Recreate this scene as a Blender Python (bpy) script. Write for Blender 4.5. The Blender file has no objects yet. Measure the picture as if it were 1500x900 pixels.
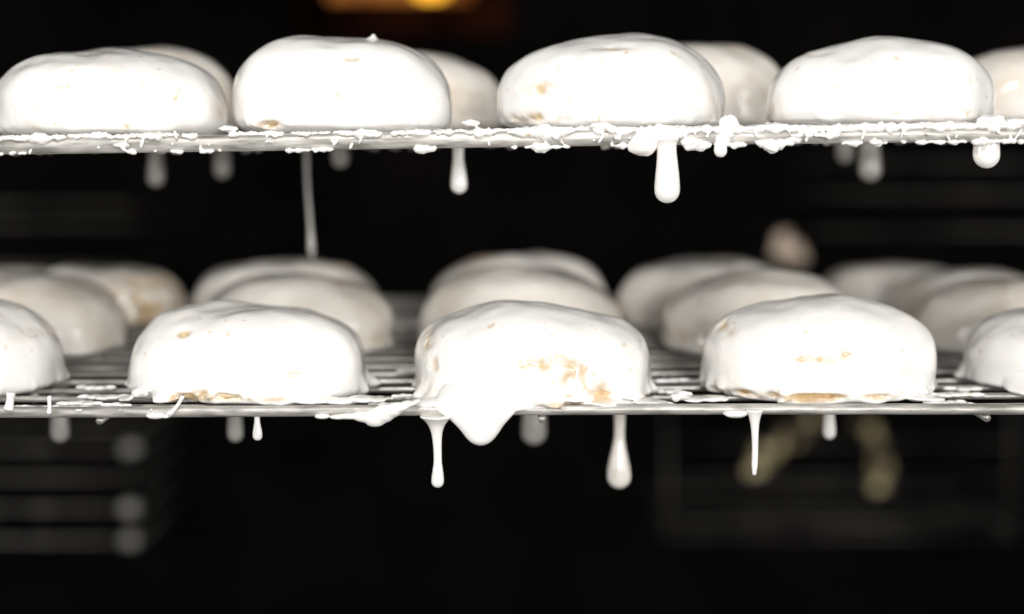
import bpy, bmesh, math, random, time
from mathutils import Vector, noise, Matrix
random.seed(7)
scene=bpy.context.scene
COL=scene.collection
S=0.10/340.0      # metres per layout unit on the plane of the front buns
HZ=190.0
def at(u,v,y=0.0):
    k=S*(0.70+y)/0.70
    return Vector(((u-750)*k, y, (HZ-v)*k))

# ---------------- helpers ----------------
class MB:
    def __init__(s): s.v=[]; s.f=[]
    def add(s,co): s.v.append(tuple(co)); return len(s.v)-1
    def mesh(s,name):
        me=bpy.data.meshes.new(name); me.from_pydata(s.v,[],s.f); me.update(); return me
def to_mesh(b,name):
    if isinstance(b,MB): return b.mesh(name)
    me=bpy.data.meshes.new(name); b.to_mesh(me); b.free(); return me
def link(o,parent=None):
    COL.objects.link(o)
    if parent is not None: o.parent=parent
    return o
def empty(name,loc=(0,0,0)):
    e=bpy.data.objects.new(name,None); e.empty_display_size=0.01; e.location=loc
    return link(e)
def mesh_obj(name,bm,mat,parent=None,smooth=True):
    me=to_mesh(bm,name)
    if smooth: me.polygons.foreach_set("use_smooth",[True]*len(me.polygons))
    me.materials.append(mat)
    return link(bpy.data.objects.new(name,me),parent)
def tag(o,label,cat,group=None):
    o["label"]=label; o["category"]=cat
    if group: o["group"]=group
_sph={}
def sph(seg):
    if seg not in _sph:
        vs=[Vector((0,0,1))]; nr=max(6,seg//2); fs=[]
        for j in range(1,nr):
            t=math.pi*j/nr
            for i in range(seg):
                p=2*math.pi*i/seg; vs.append(Vector((math.sin(t)*math.cos(p),math.sin(t)*math.sin(p),math.cos(t))))
        vs.append(Vector((0,0,-1))); L=len(vs)-1
        for i in range(seg):
            i2=(i+1)%seg
            fs.append((0,1+i,1+i2))
            for j in range(nr-2): a=1+j*seg; fs.append((a+i,a+seg+i,a+seg+i2,a+i2))
            a=1+(nr-2)*seg; fs.append((a+i,L,a+i2))
        _sph[seg]=(vs,fs)
    return _sph[seg]
def ell(bm,c,r,rot=None,seg=16,rough=0.0,seed=0.0):
    vs,fs=sph(seg); n0=len(bm.v); off=Vector((seed,seed*2.1,0)); c=Vector(c)
    R=rot.to_3x3() if rot is not None else None
    for p in vs:
        k=(1+rough*noise.noise(p*1.6+off)) if rough else 1
        q=Vector((p.x*r[0]*k,p.y*r[1]*k,p.z*r[2]*k))
        if R is not None: q=R@q
        bm.v.append(tuple(c+q))
    for f in fs: bm.f.append(tuple(n0+i for i in f))
def tube(bm,pts,rad,seg=12,flat=1.0,side=None):
    rings=[]
    n=len(pts); pts=[Vector(p) for p in pts]
    for i,p in enumerate(pts):
        d=(pts[min(n-1,i+1)]-pts[max(0,i-1)]).normalized()
        if side is not None:
            s=Vector(side); t=d.cross(s).normalized()
        else:
            ref=Vector((0,1,0)) if abs(d.y)<0.9 else Vector((1,0,0))
            s=d.cross(ref).normalized(); t=s.cross(d).normalized()
        r=rad[i] if isinstance(rad,(list,tuple)) else rad
        f=flat[i] if isinstance(flat,(list,tuple)) else flat
        rings.append([bm.add(p+s*math.cos(q)*r+t*math.sin(q)*r*f) for q in [2*math.pi*k/seg for k in range(seg)]])
    for i in range(n-1):
        for k in range(seg):
            bm.f.append((rings[i][k],rings[i][(k+1)%seg],rings[i+1][(k+1)%seg],rings[i+1][k]))
    bm.f.append(tuple(rings[0][::-1])); bm.f.append(tuple(rings[-1]))
def smoothchain(ctrl,n=24):
    out=[];m=len(ctrl); K=len(ctrl[0])
    for j in range(n+1):
        t=j/n*(m-1); i=min(int(t),m-2); f=t-i
        P=[ctrl[max(0,i-1)],ctrl[i],ctrl[i+1],ctrl[min(m-1,i+2)]]
        q=[]
        for c in range(K):
            p0,p1,p2,p3=[k[c] for k in P]
            q.append(0.5*((2*p1)+(-p0+p2)*f+(2*p0-5*p1+4*p2-p3)*f*f+(-p0+3*p1-3*p2+p3)*f**3))
        q[3]=max(q[3],1e-5)
        out.append(q)
    return out
def chain(bm,ctrl,n=24,seg=14,flat=1.0):
    q=smoothchain(ctrl,n)
    tube(bm,[Vector(k[:3]) for k in q],[k[3] for k in q],seg,flat)
def ribbon(bm,rows,n=50,seg=32):
    """rows: (u,v,y,halfwidth units,half thickness metres) - body of running icing"""
    q=[]
    for u,v,y,w,t in rows:
        p=at(u,v,y); q.append((p.x,p.y,p.z,w*S*(.7+y)/.7,t))
    q=smoothchain(q,n)
    tube(bm,[Vector(k[:3]) for k in q],[k[3] for k in q],seg,[max(.0002,k[4])/k[3] for k in q],side=(1,0,0))
def sst(x):
    x=max(0,min(1,x)); return x*x*(3-2*x)
def drip_geo(bm,u,v0,v1,y,wt,wn,wb,lean=0.0,flat=0.85,fl=None):
    k=S*(0.70+y)/0.70
    L=v1-v0; vc=v1-wb
    fl=fl or min(L*.16,14)
    tl=max(4,min(wb*3.6,L*.75))
    pts=[];rad=[]
    N=40
    vs=[v0-2+(vc-v0+2)*i/N for i in range(N)]+[vc+wb*math.sin(math.pi/2*i/12) for i in range(13)]
    for v in vs:
        if v<=vc:
            neck=wn+(wt-wn)*math.exp(-max(0,v-v0)/fl*1.2)
            m=sst((v-(vc-tl))/tl)
            r=neck*(1-m)+wb*m
        else:
            r=math.sqrt(max(0.0,wb*wb-(v-vc)**2))
        pts.append(at(u+lean*(v-v0)+.6*math.sin(v*.05+u),v,y)); rad.append(max(r,.15)*k)
    tube(bm,pts,rad,18,flat)
def remesh(name,bm,vox,mat,parent=None,smooth_it=4,post=None):
    me=to_mesh(bm,name+"_src")
    o=bpy.data.objects.new(name+"_src",me); COL.objects.link(o)
    m=o.modifiers.new("r",'REMESH'); m.mode='VOXEL'; m.voxel_size=vox; m.use_smooth_shade=True
    if smooth_it:
        s=o.modifiers.new("s",'SMOOTH'); s.factor=0.5; s.iterations=smooth_it
    dg=bpy.context.evaluated_depsgraph_get()
    me2=bpy.data.meshes.new_from_object(o.evaluated_get(dg))
    bpy.data.objects.remove(o); bpy.data.meshes.remove(me)
    me2.name=name
    me2.polygons.foreach_set("use_smooth",[True]*len(me2.polygons))
    me2.materials.clear(); me2.materials.append(mat)
    if post: post(me2)
    return link(bpy.data.objects.new(name,me2),parent)

# ---------------- materials ----------------
def newmat(name):
    m=bpy.data.materials.new(name); m.use_nodes=True
    return m,m.node_tree.nodes,m.node_tree.links,m.node_tree.nodes["Principled BSDF"]
def icing_mat(name,base,cream,amount,p0=.52,p1=.78,bump=.3):
    m,N,L,B=newmat(name)
    tc=N.new("ShaderNodeTexCoord")
    at_=N.new("ShaderNodeAttribute"); at_.attribute_name="thin"
    n1=N.new("ShaderNodeTexNoise"); n1.inputs["Scale"].default_value=30; n1.inputs["Detail"].default_value=6; n1.inputs["Roughness"].default_value=.62
    L.new(tc.outputs["Object"],n1.inputs["Vector"])
    r1=N.new("ShaderNodeValToRGB"); r1.color_ramp.elements[0].position=p0; r1.color_ramp.elements[1].position=p1
    r1.color_ramp.elements[0].color=(0,0,0,1); r1.color_ramp.elements[1].color=(amount,amount,amount,1)
    L.new(n1.outputs["Fac"],r1.inputs["Fac"])
    n2=N.new("ShaderNodeTexNoise"); n2.inputs["Scale"].default_value=220; n2.inputs["Detail"].default_value=2
    L.new(tc.outputs["Object"],n2.inputs["Vector"])
    r2=N.new("ShaderNodeValToRGB"); r2.color_ramp.elements[0].position=.66; r2.color_ramp.elements[1].position=.75
    r2.color_ramp.elements[0].color=(0,0,0,1); r2.color_ramp.elements[1].color=(.65,.65,.65,1)
    L.new(n2.outputs["Fac"],r2.inputs["Fac"])
    a=N.new("ShaderNodeMath"); a.operation='ADD'; L.new(r1.outputs[0],a.inputs[0]); L.new(r2.outputs[0],a.inputs[1])
    n4=N.new("ShaderNodeTexNoise"); n4.inputs["Scale"].default_value=170; n4.inputs["Detail"].default_value=5
    L.new(tc.outputs["Object"],n4.inputs["Vector"])
    r4=N.new("ShaderNodeMapRange"); r4.inputs[1].default_value=.3; r4.inputs[2].default_value=.65; r4.inputs[3].default_value=.25; r4.inputs[4].default_value=1.25
    L.new(n4.outputs["Fac"],r4.inputs[0])
    mu=N.new("ShaderNodeMath"); mu.operation='MULTIPLY'; L.new(at_.outputs["Fac"],mu.inputs[0]); L.new(r4.outputs[0],mu.inputs[1])
    b=N.new("ShaderNodeMath"); b.operation='ADD'; b.use_clamp=True; L.new(a.outputs[0],b.inputs[0]); L.new(mu.outputs[0],b.inputs[1])
    mx=N.new("ShaderNodeMixRGB"); mx.inputs[1].default_value=(*base,1); mx.inputs[2].default_value=(*cream,1)
    L.new(b.outputs[0],mx.inputs[0]); L.new(mx.outputs[0],B.inputs["Base Color"])
    B.inputs["Roughness"].default_value=.26
    B.inputs["Subsurface Weight"].default_value=.25
    B.inputs["Subsurface Radius"].default_value=(1,.85,.7); B.inputs["Subsurface Scale"].default_value=.0025
    B.inputs["Specular IOR Level"].default_value=.5
    B.inputs["Coat Weight"].default_value=.6; B.inputs["Coat Roughness"].default_value=.05
    n3=N.new("ShaderNodeTexNoise"); n3.inputs["Scale"].default_value=75; n3.inputs["Detail"].default_value=4
    L.new(tc.outputs["Object"],n3.inputs["Vector"])
    bp=N.new("ShaderNodeBump"); bp.inputs["Strength"].default_value=bump; bp.inputs["Distance"].default_value=.0025
    L.new(n3.outputs["Fac"],bp.inputs["Height"]); L.new(bp.outputs[0],B.inputs["Normal"])
    return m
ICING=icing_mat("white_icing",(.88,.865,.84),(.66,.51,.33),.36,.53,.80)
ICING_THIN=icing_mat("thin_icing",(.90,.86,.80),(.68,.51,.33),.42,.48,.74)
ICING_DULL=icing_mat("grey_icing",(.40,.39,.36),(.4,.36,.3),.2)  # darker grey icing, used on drips further back
def noise_mat(name,c1,c2,scale,rough,metal=0.0,bump=0.0,stretch=None,p0=.35,p1=.65,spec=.5):
    m,N,L,B=newmat(name)
    tc=N.new("ShaderNodeTexCoord"); n=N.new("ShaderNodeTexNoise"); n.inputs["Scale"].default_value=scale; n.inputs["Detail"].default_value=6
    if stretch:
        mp=N.new("ShaderNodeMapping"); mp.inputs["Scale"].default_value=stretch
        L.new(tc.outputs["Object"],mp.inputs["Vector"]); L.new(mp.outputs[0],n.inputs["Vector"])
    else: L.new(tc.outputs["Object"],n.inputs["Vector"])
    r=N.new("ShaderNodeValToRGB"); r.color_ramp.elements[0].color=(*c1,1); r.color_ramp.elements[1].color=(*c2,1)
    r.color_ramp.elements[0].position=p0; r.color_ramp.elements[1].position=p1
    L.new(n.outputs["Fac"],r.inputs["Fac"]); L.new(r.outputs[0],B.inputs["Base Color"])
    B.inputs["Roughness"].default_value=rough; B.inputs["Metallic"].default_value=metal; B.inputs["Specular IOR Level"].default_value=spec
    if bump:
        bp=N.new("ShaderNodeBump"); bp.inputs["Strength"].default_value=.6; bp.inputs["Distance"].default_value=bump
        L.new(n.outputs["Fac"],bp.inputs["Height"]); L.new(bp.outputs[0],B.inputs["Normal"])
    return m
DOUGH=noise_mat("baked_dough",(.46,.28,.12),(.82,.66,.42),130,.45,bump=.002)
STEEL=noise_mat("rack_steel",(.24,.23,.21),(.58,.555,.52),70,.42,.35,bump=.0004,stretch=(1,6,6))
GRID=noise_mat("wire_steel",(.28,.27,.25),(.68,.66,.62),60,.36,.65,bump=.0003,stretch=(1,6,6))
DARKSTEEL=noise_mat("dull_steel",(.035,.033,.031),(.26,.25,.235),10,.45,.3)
DIMSTEEL=noise_mat("dimmed_steel",(.010,.010,.009),(.07,.066,.06),12,.5,.3)  # dimness of the far shelves is put into the steel colour
BRIGHTSTEEL=noise_mat("glint_steel",(.26,.25,.235),(.48,.465,.44),30,.4,.1)  # pale colour stands for light caught on the shelf corners
BREAD=noise_mat("bread_crust",(.05,.03,.012),(.95,.80,.46),34,.6,bump=.004,p0=.44,p1=.60)
PALEBREAD=noise_mat("pale_bread_crust",(.45,.30,.22),(.90,.74,.60),30,.6,bump=.004,p0=.38,p1=.58)
WALL=noise_mat("dark_kitchen_wall",(.0015,.0015,.0015),(.006,.005,.0045),6,.9,spec=.1)
COPPER=noise_mat("lamp_housing_metal",(.003,.001,.001),(.040,.011,.005),9,1,0,spec=0)
def emis(name,c,s):
    m,N,L,B=newmat(name)
    B.inputs["Base Color"].default_value=(*[k*.2 for k in c],1)
    n=N.new("ShaderNodeTexNoise"); n.inputs["Scale"].default_value=14
    tc=N.new("ShaderNodeTexCoord"); L.new(tc.outputs["Object"],n.inputs["Vector"])
    r=N.new("ShaderNodeValToRGB"); r.color_ramp.elements[0].color=(c[0]*.35,c[1]*.25,c[2]*.2,1); r.color_ramp.elements[1].color=(*c,1)
    r.color_ramp.elements[0].position=.38; r.color_ramp.elements[1].position=.6
    L.new(n.outputs["Fac"],r.inputs["Fac"]); L.new(r.outputs[0],B.inputs["Emission Color"])
    B.inputs["Emission Strength"].default_value=s
    return m
GLOW=emis("warm_bulb_glow",(1.0,.50,.04),3.0)
GLOW2=emis("amber_glass_glow",(.75,.26,.05),.5)

# ---------------- buns ----------------
def sgnpow(x,p): return math.copysign(abs(x)**p,x)
def make_bun(u0,u1,vtop,vbase,y,label,seed,depth=None,skew=0.0,tilt=0.0,n_up=2.5,n_lo=7,eq=.22,spots=(),extra=None,
             front=True,mat=None,zbase=None,rotz=0.0,vox=None,flare=1.15,sk=.24):
    c=at((u0+u1)/2,vbase,y)
    k=S*(0.70+y)/0.70
    a=(u1-u0)/2*k
    zb=c.z if zbase is None else zbase
    ztop=at(0,vtop,y).z
    h=ztop-zb-.0015
    b=depth if depth else a*.86
    a-=.0015; b-=.0014
    cx,cy=c.x,c.y
    so=Vector((seed*3.17,seed*1.31,seed*.77))
    wspots=[]
    for (su,sv,rx,rz,am) in spots:
        p=at(su,sv,y-b*.85)
        wspots.append((p.x,p.z,rx*k,rz*k,am*1.0))
    def hole(P):
        s=0
        if P.y<cy:
            for (sx,sz,rx,rz,am) in wspots:
                dx=(P.x-sx)/rx; dz=(P.z-sz)/rz
                if abs(dx)<2.2 and abs(dz)<2.2: s+=am*math.exp(-dx*dx-dz*dz)
        if s>0.02:
            s*=max(0,.75+1.3*noise.noise(P*120+so)+.8*noise.noise(P*340+so))
        return s
    def surf(t,ph,layer):
        ct,st=math.cos(t),math.sin(t)
        n=n_up if ct>0 else n_lo
        r=abs(st)**(2/n); z=abs(ct)**(2/n)
        cp,sp=sgnpow(math.cos(ph),2/2.2),sgnpow(math.sin(ph),2/2.2)
        zz=h*eq+(h*(1-eq)*z if ct>0 else -h*eq*z)
        x=a*r*cp; yy=b*r*sp
        hf=zz/h
        x+=skew*a*(hf-.4)*.5*(1 if hf>.3 else .5)
        if ct>0: zz*=1+tilt*(x/a)*min(1,hf)
        d=Vector((cp*r/a,sp*r/b,(z if ct>0 else -z*.4)/(h*.5))).normalized()
        P=Vector((x,yy,zz))
        q=P+so
        lump=.0042*noise.noise(q*19)+.0021*noise.noise(q*42)+.0005*noise.noise(q*110)
        if hf<.1: lump*=.5
        P=P+d*lump
        W=Vector((cx+P.x*math.cos(rotz)-P.y*math.sin(rotz),cy+P.x*math.sin(rotz)+P.y*math.cos(rotz),zb+P.z))
        if layer=='dough':
            W+=d*(.0006*noise.noise(q*260)-.0003)
            if W.z<zb+.0004: W.z=zb+.0004
        else:
            s=hole(W)
            th=.0014+.0006*noise.noise(q*30)-.0030*min(s,1.1)
            W+=d*th
            e=max(0,1-hf/sk)
            fl=noise.noise(Vector((math.cos(ph)*2.0,math.sin(ph)*2.0,seed)))+.45*noise.noise(Vector((math.cos(ph)*6,math.sin(ph)*6,seed+4)))
            out=(.0014+max(0,fl+.10)*.016*flare)*e**1.8*(r**2)
            W+=Vector((math.cos(ph+rotz),math.sin(ph+rotz),0))*out*(1-min(1,s*1.3))
            if W.z<zb-.0010: W.z=zb-.0010
        return W
    root=empty("iced_bun",(cx,cy,zb))
    tag(root,label,"bun","iced buns on the racks")
    nu,nv=(170,86) if front else (80,40)
    for layer in ('dough','icing'):
        bm=MB()
        top=bm.add(surf(1e-4,0,layer)); rows=[]
        for j in range(1,nv):
            t=math.pi*j/nv
            rows.append([bm.add(surf(t,2*math.pi*i/nu,layer)) for i in range(nu)])
        bot=bm.add(surf(math.pi-1e-4,0,layer))
        for i in range(nu):
            i2=(i+1)%nu
            bm.f.append((top,rows[0][i],rows[0][i2]))
            for j in range(nv-2):
                bm.f.append((rows[j][i],rows[j+1][i],rows[j+1][i2],rows[j][i2]))
            bm.f.append((rows[-1][i],bot,rows[-1][i2]))
        if layer=='dough':
            o=mesh_obj("dough",bm,DOUGH,root)
        else:
            if extra: extra(bm)
            def post(me):
                at_=me.attributes.new("thin",'FLOAT','POINT')
                at_.data.foreach_set("value",[min(1,max(0,hole(v.co)*1.9-.05)) for v in me.vertices])
            o=remesh("icing",bm,vox or (.0006 if front else .0011),mat or ICING,root,6 if front else 2,post)
        o.matrix_parent_inverse=Matrix.Translation(-root.location)
    return root

def zup(u): return -.0004+(u-750)*S*.0125   # upper rack is slightly out of level
ZLOW=-.1117
UL=dict(n_lo=4.4,eq=.30,flare=.7,sk=.2)
make_bun(-8,328,68,188,0,"white iced bun showing brown crust at one end",1,skew=-.06,tilt=-.03,n_up=2.4,zbase=zup(160),
         spots=[(322,150,14,26,.9),(90,130,24,8,.25),(60,165,40,8,.15)],**UL)
def ex_u2(bm):
    p=at(545,60,-.004); ell(bm,p,(.003,.003,.0018)); ell(bm,p+Vector((.0005,0,.0018)),(.0011,.001,.0014))
    ell(bm,at(575,72,-.01),(.006,.004,.002),Matrix.Rotation(.3,4,'Y'))
make_bun(342,660,58,188,0,"tall white iced bun with a small icing peak",2,skew=-.02,tilt=.0,n_up=2.7,zbase=zup(500),
         spots=[(395,183,25,6,.6),(520,88,16,5,.25),(440,120,12,18,.2)],extra=ex_u2,**UL)
make_bun(724,1062,55,178,0,"domed white iced bun with a faint brown patch",3,skew=-.12,tilt=-.05,n_up=2.3,zbase=zup(893),
         spots=[(800,130,26,14,.34),(790,172,34,7,.5),(830,150,14,8,.3),(900,72,26,4,.25)],**UL)
make_bun(1118,1445,58,172,0,"smooth white iced bun with one brown lower corner",4,skew=.02,tilt=-.02,n_up=2.3,zbase=zup(1282),
         spots=[(1128,155,14,16,.8),(1200,78,24,5,.18)],**UL)
for i,(a0,a1,vt,sd) in enumerate([(62,347,67,11),(455,743,79,12),(866,1150,67,13),(1392,1672,77,14)]):
    make_bun(a0,a1,vt,188,.133,"cream tinted bun with thin icing on a wire rack",sd,front=False,mat=ICING_THIN,zbase=zup((a0+a1)/2*1.19-140),n_up=2.3,n_lo=4,eq=.28,flare=.7,
             spots=[(a0+random.uniform(60,240),130,60,25,.15),(a0+240,150,40,20,.2)])
make_bun(-255,86,437,585,.012,"white iced bun partly cut off beside bare rack",5,zbase=ZLOW,spots=[(75,475,8,20,.25),(20,500,30,14,.12)])
def ex_l1(bm):
    for u,v,rx,rz in [(530,585,24,5),(553,585,15,3.5),(205,575,12,9),(460,587,40,5),(500,588,26,5),(185,584,10,3)]:
        ell(bm,at(u,v,-.038),(rx*S,.006,rz*S),None,16,.3,u)
make_bun(193,541,441,590,0,"white iced bun with torn icing showing crust at its base",6,zbase=ZLOW,skew=-.07,tilt=-.01,n_up=2.65,
         spots=[(300,577,34,6,1.05),(265,584,24,5,.7),(370,580,46,4,.6),(262,493,9,5,.5),(405,522,7,4,.45),(430,548,28,5,.3)],extra=ex_l1)
def ex_l2(bm):
    ribbon(bm,[(688,560,-.0380,30,.003),(690,572,-.0430,46,.0042),(694,583,-.0470,54,.0046),(697,592,-.0498,60,.0042),
               (698,600,-.0520,60,.0038),(700,607,-.0532,53,.0036),(702,615,-.0537,44,.0036),(703,624,-.0539,35,.0036),(704,633,-.0540,28,.0035),(704,641,-.0539,22,.0034),(704,647,-.0538,16,.0030),(704,651,-.0538,10,.0020),(704,653,-.0538,3,.0008)])
    ell(bm,at(640,590,-.0455),(32*S,.006,7*S),None,20,.1,1)
    ell(bm,at(752,596,-.0490),(34*S,.0050,6*S),None,18,.1,3)
    ell(bm,at(790,595,-.047),(34*S,.005,4*S),None,18,.2,3)
    ell(bm,at(880,592,-.045),(46*S,.007,6*S),None,18,.25,5); ell(bm,at(952,589,-.042),(26*S,.006,3.5*S),None,18,.25,7)
    ell(bm,at(622,593,-.046),(24*S,.006,5*S),None,18,.2,9)
make_bun(605,956,446,596,-.008,"white iced bun with icing pouring over the rack edge",7,zbase=ZLOW,skew=-.03,tilt=-.02,n_up=2.75,eq=.26,
         spots=[(795,532,52,9,.62),(845,550,24,12,.65),(882,580,16,7,.85),(825,588,30,5,.6),(632,540,9,28,.4),(815,520,14,5,.5),(620,500,8,24,.4),(865,568,18,8,.5)],extra=ex_l2)
def ex_l3(bm):
    for u,v,rx,rz in [(1045,584,22,4),(1020,585,20,3.5),(1355,584,28,4)]:
        ell(bm,at(u,v,-.036),(rx*S,.006,rz*S),None,16,.3,u)
make_bun(1031,1367,434,586,0,"white iced bun with golden crust line along its base",8,zbase=ZLOW+.0004,skew=.0,tilt=.01,n_up=2.7,
         spots=[(1190,525,34,5,.55),(1235,518,9,5,.55),(1070,492,13,8,.5),(1120,580,56,5,.8),(1200,578,44,5,.75),(1280,578,30,4,.55)],extra=ex_l3)
make_bun(1418,1752,446,578,.014,"white iced bun beside a bare stretch of rack",9,zbase=ZLOW+.0006,n_up=2.6,spots=[(1440,540,12,16,.25)])
for (a0,a1,vt,y,sd,mt) in [(-112,184,400,.133,21,0),(300,580,400,.133,22,0),(612,915,391,.135,23,0),(965,1250,400,.133,24,0),(1352,1640,406,.128,25,0),
                      (12,268,388,.245,31,1),(284,556,378,.235,32,1),(622,888,375,.235,33,1),(903,1165,379,.245,34,1),(1308,1560,396,.24,35,1),
                      (1208,1420,386,.335,41,1),(-150,90,392,.335,42,1)]:
    make_bun(a0,a1,vt,520,y,"cream tinted iced bun with crust showing on a wire rack" if mt else "white iced bun with thin patches on a wire rack",
             sd,front=False,mat=ICING_THIN,zbase=ZLOW,n_up=2.45,n_lo=5,eq=.27,tilt=random.uniform(-.04,.04),skew=random.uniform(-.08,.08),flare=.8,
             spots=[(a0+random.uniform(60,220),470+random.uniform(-15,20),60,30,.35 if mt else .2),((a0+a1)/2+random.uniform(-60,60),500,90,8,.3)]+([(a0+190,450,60,45,.6)] if sd==31 else []))
# ---------------- racks ----------------
def make_rack(zs,yf,yb,tilt,label,rf,rw,step,flat,dzr,first):
    root=empty("wire_rack",(0,yf,zs)); tag(root,label,"rack","wire racks holding the buns")
    X=.46
    def P(x,y,dz): return Vector((x,y,zs+dz+tilt*x))
    bm=MB()
    xs=[-X+2*X*i/60 for i in range(61)]
    tube(bm,[P(x,yf,dzr+.00025*math.sin(x*14+1)) for x in xs],rf,18,flat)
    tube(bm,[P(x,yb,-rf-.0003) for x in xs],rf,12)
    for sx in (-1,1):
        tube(bm,[P(sx*X,yf+(yb-yf)*i/10,-rf-.0003) for i in range(11)],rf,12)
    f=mesh_obj("frame",bm,STEEL,root); f.matrix_parent_inverse=Matrix.Translation(-root.location)
    bm=MB()
    y=yf+first; rr=random.Random(3)
    while y<yb-.004:
        w=rr.uniform(-.0006,.0006)
        tube(bm,[P(x,y+w*math.sin(x*9+y*50),-rw-.0002+.0003*math.sin(x*11+y*90)) for x in xs[::3]],rw,8)
        y+=step+rr.uniform(-.0012,.0012)
    for cxr in (-.33,-.165,0.012,.19,.35):
        tube(bm,[P(cxr,yf+(yb-yf)*i/12,-2*rw-.0017) for i in range(13)],.0016,10)
    g=mesh_obj("wire_grid",bm,GRID,root); g.matrix_parent_inverse=Matrix.Translation(-root.location)
    return root,P
upper,PU=make_rack(-.0004,-.052,.37,.0125,"steel wire rack crusted with dried white icing",.0032,.0011,.018,.6,-.0036,.015)
lower,PL=make_rack(ZLOW,-.050,.385,.003,"steel wire rack dotted with white icing splashes",.0022,.0013,.0225,1.0,-.0006,.0125)

def residue(parent,build,vox,name="icing_residue",it=5):
    bm=MB(); build(bm)
    o=remesh(name,bm,vox,ICING,parent,it); o["kind"]="stuff"
    o.matrix_parent_inverse=Matrix.Translation(-parent.location)
def crust(bm,P,y,dz,seed,amp,thr,x0=-.24,x1=.24,step=.0008,den=None,rz0=.0004):
    x=x0; R=random.Random(seed)
    while x<x1:
        n=noise.noise(Vector((x*45,seed,0)))+.7*noise.noise(Vector((x*130,seed,3)))+.45*noise.noise(Vector((x*420,seed,5)))+(den(x) if den else 0)
        if n>thr:
            r=rz0+amp*min(1.1,(n-thr))*R.uniform(.7,1.2)
            ell(bm,P(x,y-r*.3,dz-.35*r+R.uniform(-.3,.3)*r),(r*.8+.0005,.0009+r*.9,r),Matrix.Rotation(R.uniform(-.6,.6),4,'Y'),12,.4,x*900)
        x+=step*R.uniform(.7,1.3)
def b_up(bm):
    R=random.Random(5)
    den=lambda x: .26*sst((x+.03)/.05)-.02+(.05 if x<-.13 else 0)
    crust(bm,PU,-.0530,-.0002,1,.0023,.0,den=den,rz0=.0007)
    crust(bm,PU,-.0500,.0002,2,.0014,-.08,den=den,rz0=.0006)
    crust(bm,PU,-.0535,-.0064,3,.0023,.20,den=den,rz0=.0005)
    crust(bm,PU,-.0550,-.0032,4,.0016,.46,den=den,rz0=.0005)
    for i in range(50):
        x=R.uniform(-.22,.22); L=R.uniform(.0008,.0026); r=R.uniform(.0004,.0008); z=R.uniform(-.0060,.0002)
        ell(bm,PU(x,-.0548,z),(r,.0009,L),Matrix.Rotation(R.uniform(-.8,.8),4,'Y'),12,.3,i)
    for i in range(9):
        x=R.uniform(.02,.22); r=R.uniform(.0009,.0016)
        ell(bm,PU(x,-.0525,-.0068),(r*1.3,r,r*R.uniform(.9,1.5)),None,12,.15,i)
    for (u,v,rx,rz) in [(690,181,12,5),(615,195,16,6),(1068,182,12,13),(1062,196,9,12),(1130,186,20,6),(1100,190,24,6),(1160,206,14,5),(1120,209,14,5),
                        (880,185,18,5),(950,196,18,6),(985,198,16,6),(1380,186,24,6),(1450,176,20,8),(1488,180,18,7),(335,189,12,5),(60,207,13,5),(180,213,13,4),(1240,190,14,5),(1305,188,9,9),(1180,192,12,6)]:
        ell(bm,at(u,v,-.0530),(rx*S,.0026,rz*S*.9),None,20,.5,u)
    for i in range(150):
        y=R.uniform(0,.34); x=R.uniform(-.27,.27)*(1+y)
        s=R.uniform(.001,.0026)
        ell(bm,PU(x,y,-.0035-s*.6),(s*1.3,s,s*R.uniform(.8,2.0)),None,10,.3,i)
residue(upper,b_up,.00038,it=5)
def b_lo(bm):
    R=random.Random(9)
    def puddle(u,y,L,n,r):
        x=(u-750)*S*(.7+y)/.7
        for j in range(n):
            f=(j/(max(1,n-1))-.5)*2
            ell(bm,PL(x+f*L,y+.0012*math.sin(j*1.7+u),.0002),(L/n*2.2,r*(1.1-.6*f*f)*R.uniform(.8,1.1),.0011),None,14,.25,u+j)
    for (u,y,L,n,r) in [(118,-.035,.007,5,.0035),(95,-.046,.007,5,.0022),(152,-.02,.008,5,.004),(170,-.04,.004,3,.002),(140,.005,.006,4,.003),
                        (1398,-.02,.009,5,.004),(1385,-.04,.006,4,.003),(1410,-.005,.005,3,.004),(1404,-.046,.005,4,.002),
                        (562,-.040,.004,3,.002),(596,.05,.003,3,.004),(975,-.01,.005,4,.0028),(985,.02,.005,3,.003),(590,-.02,.003,3,.002),(965,-.042,.004,3,.002),(30,-.046,.005,4,.002)]:
        puddle(u,y,L,n,r)
    crust(bm,PL,-.0520,.0004,21,.0010,.58,rz0=.0004)
    for (u0,v0,u1,v1,r) in [(16,575,12,602,7),(72,580,72,607,3.5),(268,580,250,606,3.5),(250,602,246,609,4.5)]:
        a=at(u0,v0,-.0530); b=at(u1,v1,-.0538)
        chain(bm,[(a.x,a.y,a.z,r*S),((a.x*.6+b.x*.4),a.y,(a.z+b.z)/2,r*S*.8),(b.x,b.y,b.z,r*S*1.1)],8,8)
    for i in range(60):
        y=R.uniform(.0,.34); x=R.uniform(-.26,.26)*(1+y); s=R.uniform(.0008,.002)
        ell(bm,PL(x,y,-.0035-s*.5),(s*1.3,s,s*1.3),None,10,.3,i)
residue(lower,b_lo,.0005,it=4)
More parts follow.
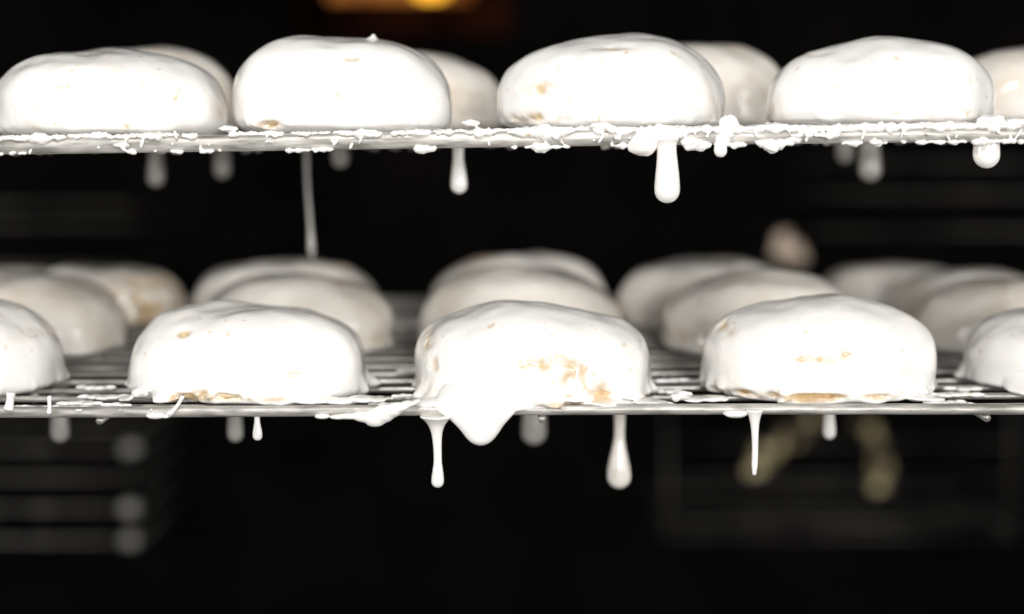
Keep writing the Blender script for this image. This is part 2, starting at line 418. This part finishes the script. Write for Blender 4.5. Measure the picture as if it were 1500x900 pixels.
# ---------------- hanging drips ----------------
def drip(label,pieces,vox=.00042,smooth_it=3,mat=None):
    bm=MB()
    pieces(bm)
    o=remesh("icing_drip",bm,vox,mat or ICING,None,smooth_it)
    zs=max(v.co.z for v in o.data.vertices); c=sum((v.co for v in o.data.vertices),Vector())/len(o.data.vertices)
    org=Vector((c.x,c.y,zs)); o.data.transform(Matrix.Translation(-org)); o.location=org
    tag(o,label,"icing drip","icing drips hanging from the racks")
YU=-.054; YL=-.0525
drip("fat teardrop of white icing hanging from a wire rack",lambda bm:drip_geo(bm,976,204,298,YU,20,14,19,.02,fl=7))
drip("rounded blob of white icing bulging below the rack rod",lambda bm:(ell(bm,at(941,213,YU),(21*S,.0038,15*S),None,18,.2,2),ell(bm,at(965,207,YU),(16*S,.003,6*S)),ell(bm,at(1010,208,YU),(13*S,.003,8*S),None,16,.2,5)))
drip("small drop of white icing below the rack rod",lambda bm:drip_geo(bm,1056,200,231,YU,8,7,10))
drip("wide drop of white icing hanging from the rack rod",lambda bm:drip_geo(bm,1446,200,247,YU+.006,24,17,20,-.03))
drip("slim club shaped drip of icing hanging from rack",lambda bm:drip_geo(bm,672,200,284,.035,11,8,12.5),.0006)
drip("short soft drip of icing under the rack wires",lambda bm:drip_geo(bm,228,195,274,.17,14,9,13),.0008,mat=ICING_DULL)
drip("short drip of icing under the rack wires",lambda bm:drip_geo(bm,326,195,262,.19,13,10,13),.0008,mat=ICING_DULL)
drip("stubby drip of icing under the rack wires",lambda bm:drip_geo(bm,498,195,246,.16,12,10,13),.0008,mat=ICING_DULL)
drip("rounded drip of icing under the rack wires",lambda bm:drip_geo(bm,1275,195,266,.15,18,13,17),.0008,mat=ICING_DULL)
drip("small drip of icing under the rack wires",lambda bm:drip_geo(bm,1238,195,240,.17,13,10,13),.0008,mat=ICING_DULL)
def longstr(bm):
    P=[(447,195,6),(449,235,3.2),(450,270,2.7),(453,310,2.9),(455,340,3.6),(456,362,5),(457,374,4),(457,379,1.5)]
    q=[]
    for u,v,w in P:
        p=at(u,v,.16); q.append((p.x,p.y,p.z,w*S*1.22))
    chain(bm,q,40,12)
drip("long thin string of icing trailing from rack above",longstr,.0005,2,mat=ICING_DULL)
drip("long slender drip of white icing with rounded tip",lambda bm:drip_geo(bm,640,611,715,YL,25,6,9.5,.01,fl=14))
drip("thin pointed drip of white icing hanging from rod",lambda bm:drip_geo(bm,1106,602,697,YL,13,4.6,3.4,-.01,fl=17),.00035,2)
drip("small blob of white icing below the rack rod",lambda bm:ell(bm,at(1078,606,YL),(17*S,.003,6*S),None,16,.2,4))
drip("short drip of white icing hanging from rack rod",lambda bm:drip_geo(bm,377,602,646,-.04,6,4,7.5),.00045)
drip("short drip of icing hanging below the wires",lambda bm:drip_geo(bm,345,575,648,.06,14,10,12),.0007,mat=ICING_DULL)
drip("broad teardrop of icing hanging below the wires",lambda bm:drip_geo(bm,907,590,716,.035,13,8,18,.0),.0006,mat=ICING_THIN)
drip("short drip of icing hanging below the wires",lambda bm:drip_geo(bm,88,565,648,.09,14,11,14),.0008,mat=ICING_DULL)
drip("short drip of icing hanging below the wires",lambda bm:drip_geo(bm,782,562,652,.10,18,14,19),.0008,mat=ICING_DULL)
drip("short drip of icing hanging below the wires",lambda bm:drip_geo(bm,1214,580,644,.04,12,8,10),.0006)
def tongue(bm):
    for i,(u,v,rx,rz,rt) in enumerate([(604,591,12,4,-.45),(590,596,15,7,-.45),(576,601,17,10,-.4),(562,606,19,13,-.3),(550,612,17,13,-.1),(535,611,20,8,.1),(514,610,20,4.5,0),(496,611,14,3.5,0)]):
        ell(bm,at(u,v,-.0530),(rx*S,.0034-.0002*i,rz*S),Matrix.Rotation(rt,4,'Y'),20,.05,u)
drip("leaf shaped lip of white icing folded over rod",tongue,.00042,8)
drip("tiny blob of white icing under the rack rod",lambda bm:(ell(bm,at(228,609,YL),(14*S,.002,5*S)),ell(bm,at(243,610,YL),(6*S,.002,3*S))))
drip("tiny blob of white icing under the rack rod",lambda bm:ell(bm,at(472,610,YL),(11*S,.002,4*S)))
drip("flat dab of white icing resting on rack rod",lambda bm:(ell(bm,at(1000,579,-.049),(15*S,.003,6*S),None,16,.6,1),ell(bm,at(990,583,-.051),(6*S,.002,6*S))))
# ---------------- background ----------------
def box(bm,x0,x1,y0,y1,z0,z1):
    r=bmesh.ops.create_cube(bm,size=1)
    for v in r['verts']: v.co=Vector(((x0+x1)/2+v.co.x*(x1-x0),(y0+y1)/2+v.co.y*(y1-y0),(z0+z1)/2+v.co.z*(z1-z0)))
bm=bmesh.new(); box(bm,-2.2,2.2,2.2,2.24,-1.6,1.2)
w=mesh_obj("wall",bm,WALL,None,False); w["kind"]="structure"; w["label"]="dark unlit kitchen wall"; w["category"]="wall"
def child(name,bm,mat,root,smooth=False):
    o=mesh_obj(name,bm,mat,root,smooth); o.matrix_parent_inverse=Matrix.Translation(-root.location); return o
YB=1.4
root=empty("oven_lamp",at(600,10,YB)); tag(root,"glowing amber lamp in a rust coloured housing","lamp")
bm=bmesh.new(); p=at(425,45,YB); q=at(750,-80,YB)
box(bm,p.x,q.x,YB+.05,YB+.07,p.z,q.z); bmesh.ops.bevel(bm,geom=bm.edges[:],offset=.002,segments=2)
child("housing",bm,COPPER,root)
bm=bmesh.new(); p=at(478,-4,YB); q=at(690,-60,YB); box(bm,p.x,q.x,YB+.02,YB+.045,p.z,q.z)
bmesh.ops.bevel(bm,geom=bm.edges[:],offset=.004,segments=3)
child("glass",bm,GLOW2,root,True)
bm=MB(); c=at(632,-14,YB); tube(bm,[c+Vector((-.022+.044*i/8,-.012,0)) for i in range(9)],[.005,.008,.010,.011,.011,.011,.010,.008,.005],14)
child("bulb",bm,GLOW,root,True)

YT=.95
kT=S*(.7+YT)/.7
def shelf(v,lab,u0,u1,y,mat,r=.0016,spotv=True,dep=.30,n=3):
    a=at(u0,v,y); b=at(u1,v,y)
    root=empty("cooling_shelf",(b.x,y,a.z)); tag(root,lab,"shelf","dim wire shelves in the dark kitchen")
    bm=MB()
    tube(bm,[Vector((a.x,y,a.z)),Vector((b.x,y,a.z))],r*1.6,10)
    for i in range(1,n): tube(bm,[Vector((a.x,y+dep*i/n,a.z)),Vector((b.x,y+dep*i/n,a.z))],r,8)
    for xx in (b.x-.002,(a.x+b.x)/2):
        tube(bm,[Vector((xx,y,a.z-r*2.2)),Vector((xx,y+dep,a.z-r*2.2))],r*.8,8)
    child("wire_grid",bm,mat,root,True)
    if spotv:
        for us,rx in ((190,14),(60,26)):
            bm=MB(); c=at(us,v,y-.01)
            ell(bm,c,(rx*kT,.006,(10 if us==190 else 5)*kT),None,14,.4,v); child("corner_glint" if us==190 else "shelf_clip",bm,BRIGHTSTEEL if us==190 else DARKSTEEL,root,True)  # corner blob is an added stand-in for a bright glint
    return root
for v,sp in ((628,0),(658,1),(700,0),(745,1),(792,1)): shelf(v,"wire shelf with pale blobs as corner glints" if sp else "thin dull wire shelf in a dark kitchen",-330,206,YT,DARKSTEEL,.0014,sp,n=1)
for v in (300,330,392): shelf(v,"dimmed wire shelf in a dark kitchen",-330,190,YT,DIMSTEEL,.002,0,n=1)
for v in (240,285,340): shelf(v,"dimmed wire shelf in a dark kitchen",1800,1190,YT+.15,DIMSTEEL,.002,0,n=1)

YK=1.2
root=empty("wire_basket",at(1230,795,YK)); tag(root,"dull wire basket holding pieces of bread","basket")
bm=MB(); r=.0011
def rod(u0,v0,u1,v1,y,rr=r): tube(bm,[at(u0,v0,y),at(u1,v1,y)],rr,10)
for a,b,c,d in [(978,600,978,785),(1483,560,1483,785),(978,785,1483,785),(978,768,1483,768)]: rod(a,b,c,d,YK)
for u in (978,1483):
    tube(bm,[at(u,785,YK),Vector((at(u,785,YK).x,YK+.28,at(u,785,YK).z))],r,10)
child("frame",bm,DARKSTEEL,root,True)
bm=MB()
for i in (3,9):
    y=YK+.02+.025*i; z=at(0,785,YK).z
    tube(bm,[Vector((at(978,0,YK).x,y,z)),Vector((at(1483,0,YK).x,y,z))],.0012,8)
for v in (650,700,745): rod(978,v,1483,v,YK+.285,.0012)
child("wire_grid",bm,DARKSTEEL,root,True)
def bread(blobs,y,lab,mat=BREAD):
    bm=MB(); kk=S*(.7+y)/.7
    for i,(u,v,rx,rz,rot) in enumerate(blobs):
        ell(bm,at(u,v,y+.006*(i%2)),(rx*kk,min(rx,rz)*kk*.9,rz*kk),Matrix.Rotation(rot,4,'Y'),20,.9,u*.37)
    o=remesh("bread_piece",bm,.0016,mat,None,2)
    c=at(blobs[0][0],blobs[0][1],y); o.data.transform(Matrix.Translation(-c)); o.location=c
    tag(o,lab,"bread","pieces of bread in the dark kitchen")
bread([(1106,684,14,11,0),(1118,668,16,14,.4),(1142,656,22,9,-.6),(1168,638,20,12,-.5),(1190,620,11,14,.2),(1150,628,9,8,0)],YK+.06,"knobbly pale golden bread piece in a wire basket")
bread([(1286,708,12,11,0),(1290,688,14,15,.1),(1288,664,11,17,0),(1280,640,12,12,0),(1268,622,16,9,.3)],YK+.08,"ragged golden bread piece standing in a basket")
bread([(1146,350,12,10,0),(1158,364,20,13,.2),(1144,370,14,12,0),(1168,378,13,9,0)],.95,"pale bread lump behind the iced buns",PALEBREAD)

# ---------------- lights ----------------
def area(name,loc,target,size,power,color=(1,1,1)):
    l=bpy.data.lights.new(name,'AREA'); l.shape='RECTANGLE'; l.size=size[0]; l.size_y=size[1]; l.energy=power; l.color=color
    o=bpy.data.objects.new(name,l); o.location=loc
    o.rotation_euler=(Vector(target)-Vector(loc)).to_track_quat('-Z','Y').to_euler(); link(o)
area("key_lamp",(-.10,-.62,.48),(0,0,-.04),(.18,.12),3.7,(1,.985,.96))
area("front_lamp",(.40,-2.3,.24),(0,.1,-.08),(.5,.4),31,(1,.985,.955))
area("side_lamp",(-1.0,-.70,.12),(0,.05,-.06),(.4,.4),5.2,(1,.985,.96))
area("side_lamp",(1.0,-.70,.06),(0,.05,-.06),(.4,.4),6.0,(1,.98,.95))
w=bpy.data.worlds.new("World"); scene.world=w; w.use_nodes=True
w.node_tree.nodes["Background"].inputs[0].default_value=(1,.97,.93,1); w.node_tree.nodes["Background"].inputs[1].default_value=.09

# ---------------- camera ----------------
c=bpy.data.cameras.new("Camera"); co=bpy.data.objects.new("Camera",c); link(co)
co.location=(0,-.70,0); co.rotation_euler=(math.radians(90),0,0)
c.lens=36*2380/1500; c.sensor_width=36; c.shift_y=-260/1500
c.clip_start=.01; c.clip_end=20
c.dof.use_dof=True; c.dof.focus_distance=.655; c.dof.aperture_fstop=3.1; c.dof.aperture_blades=0
scene.camera=co
scene.view_settings.view_transform='Standard'; scene.view_settings.look='None'; scene.view_settings.exposure=0
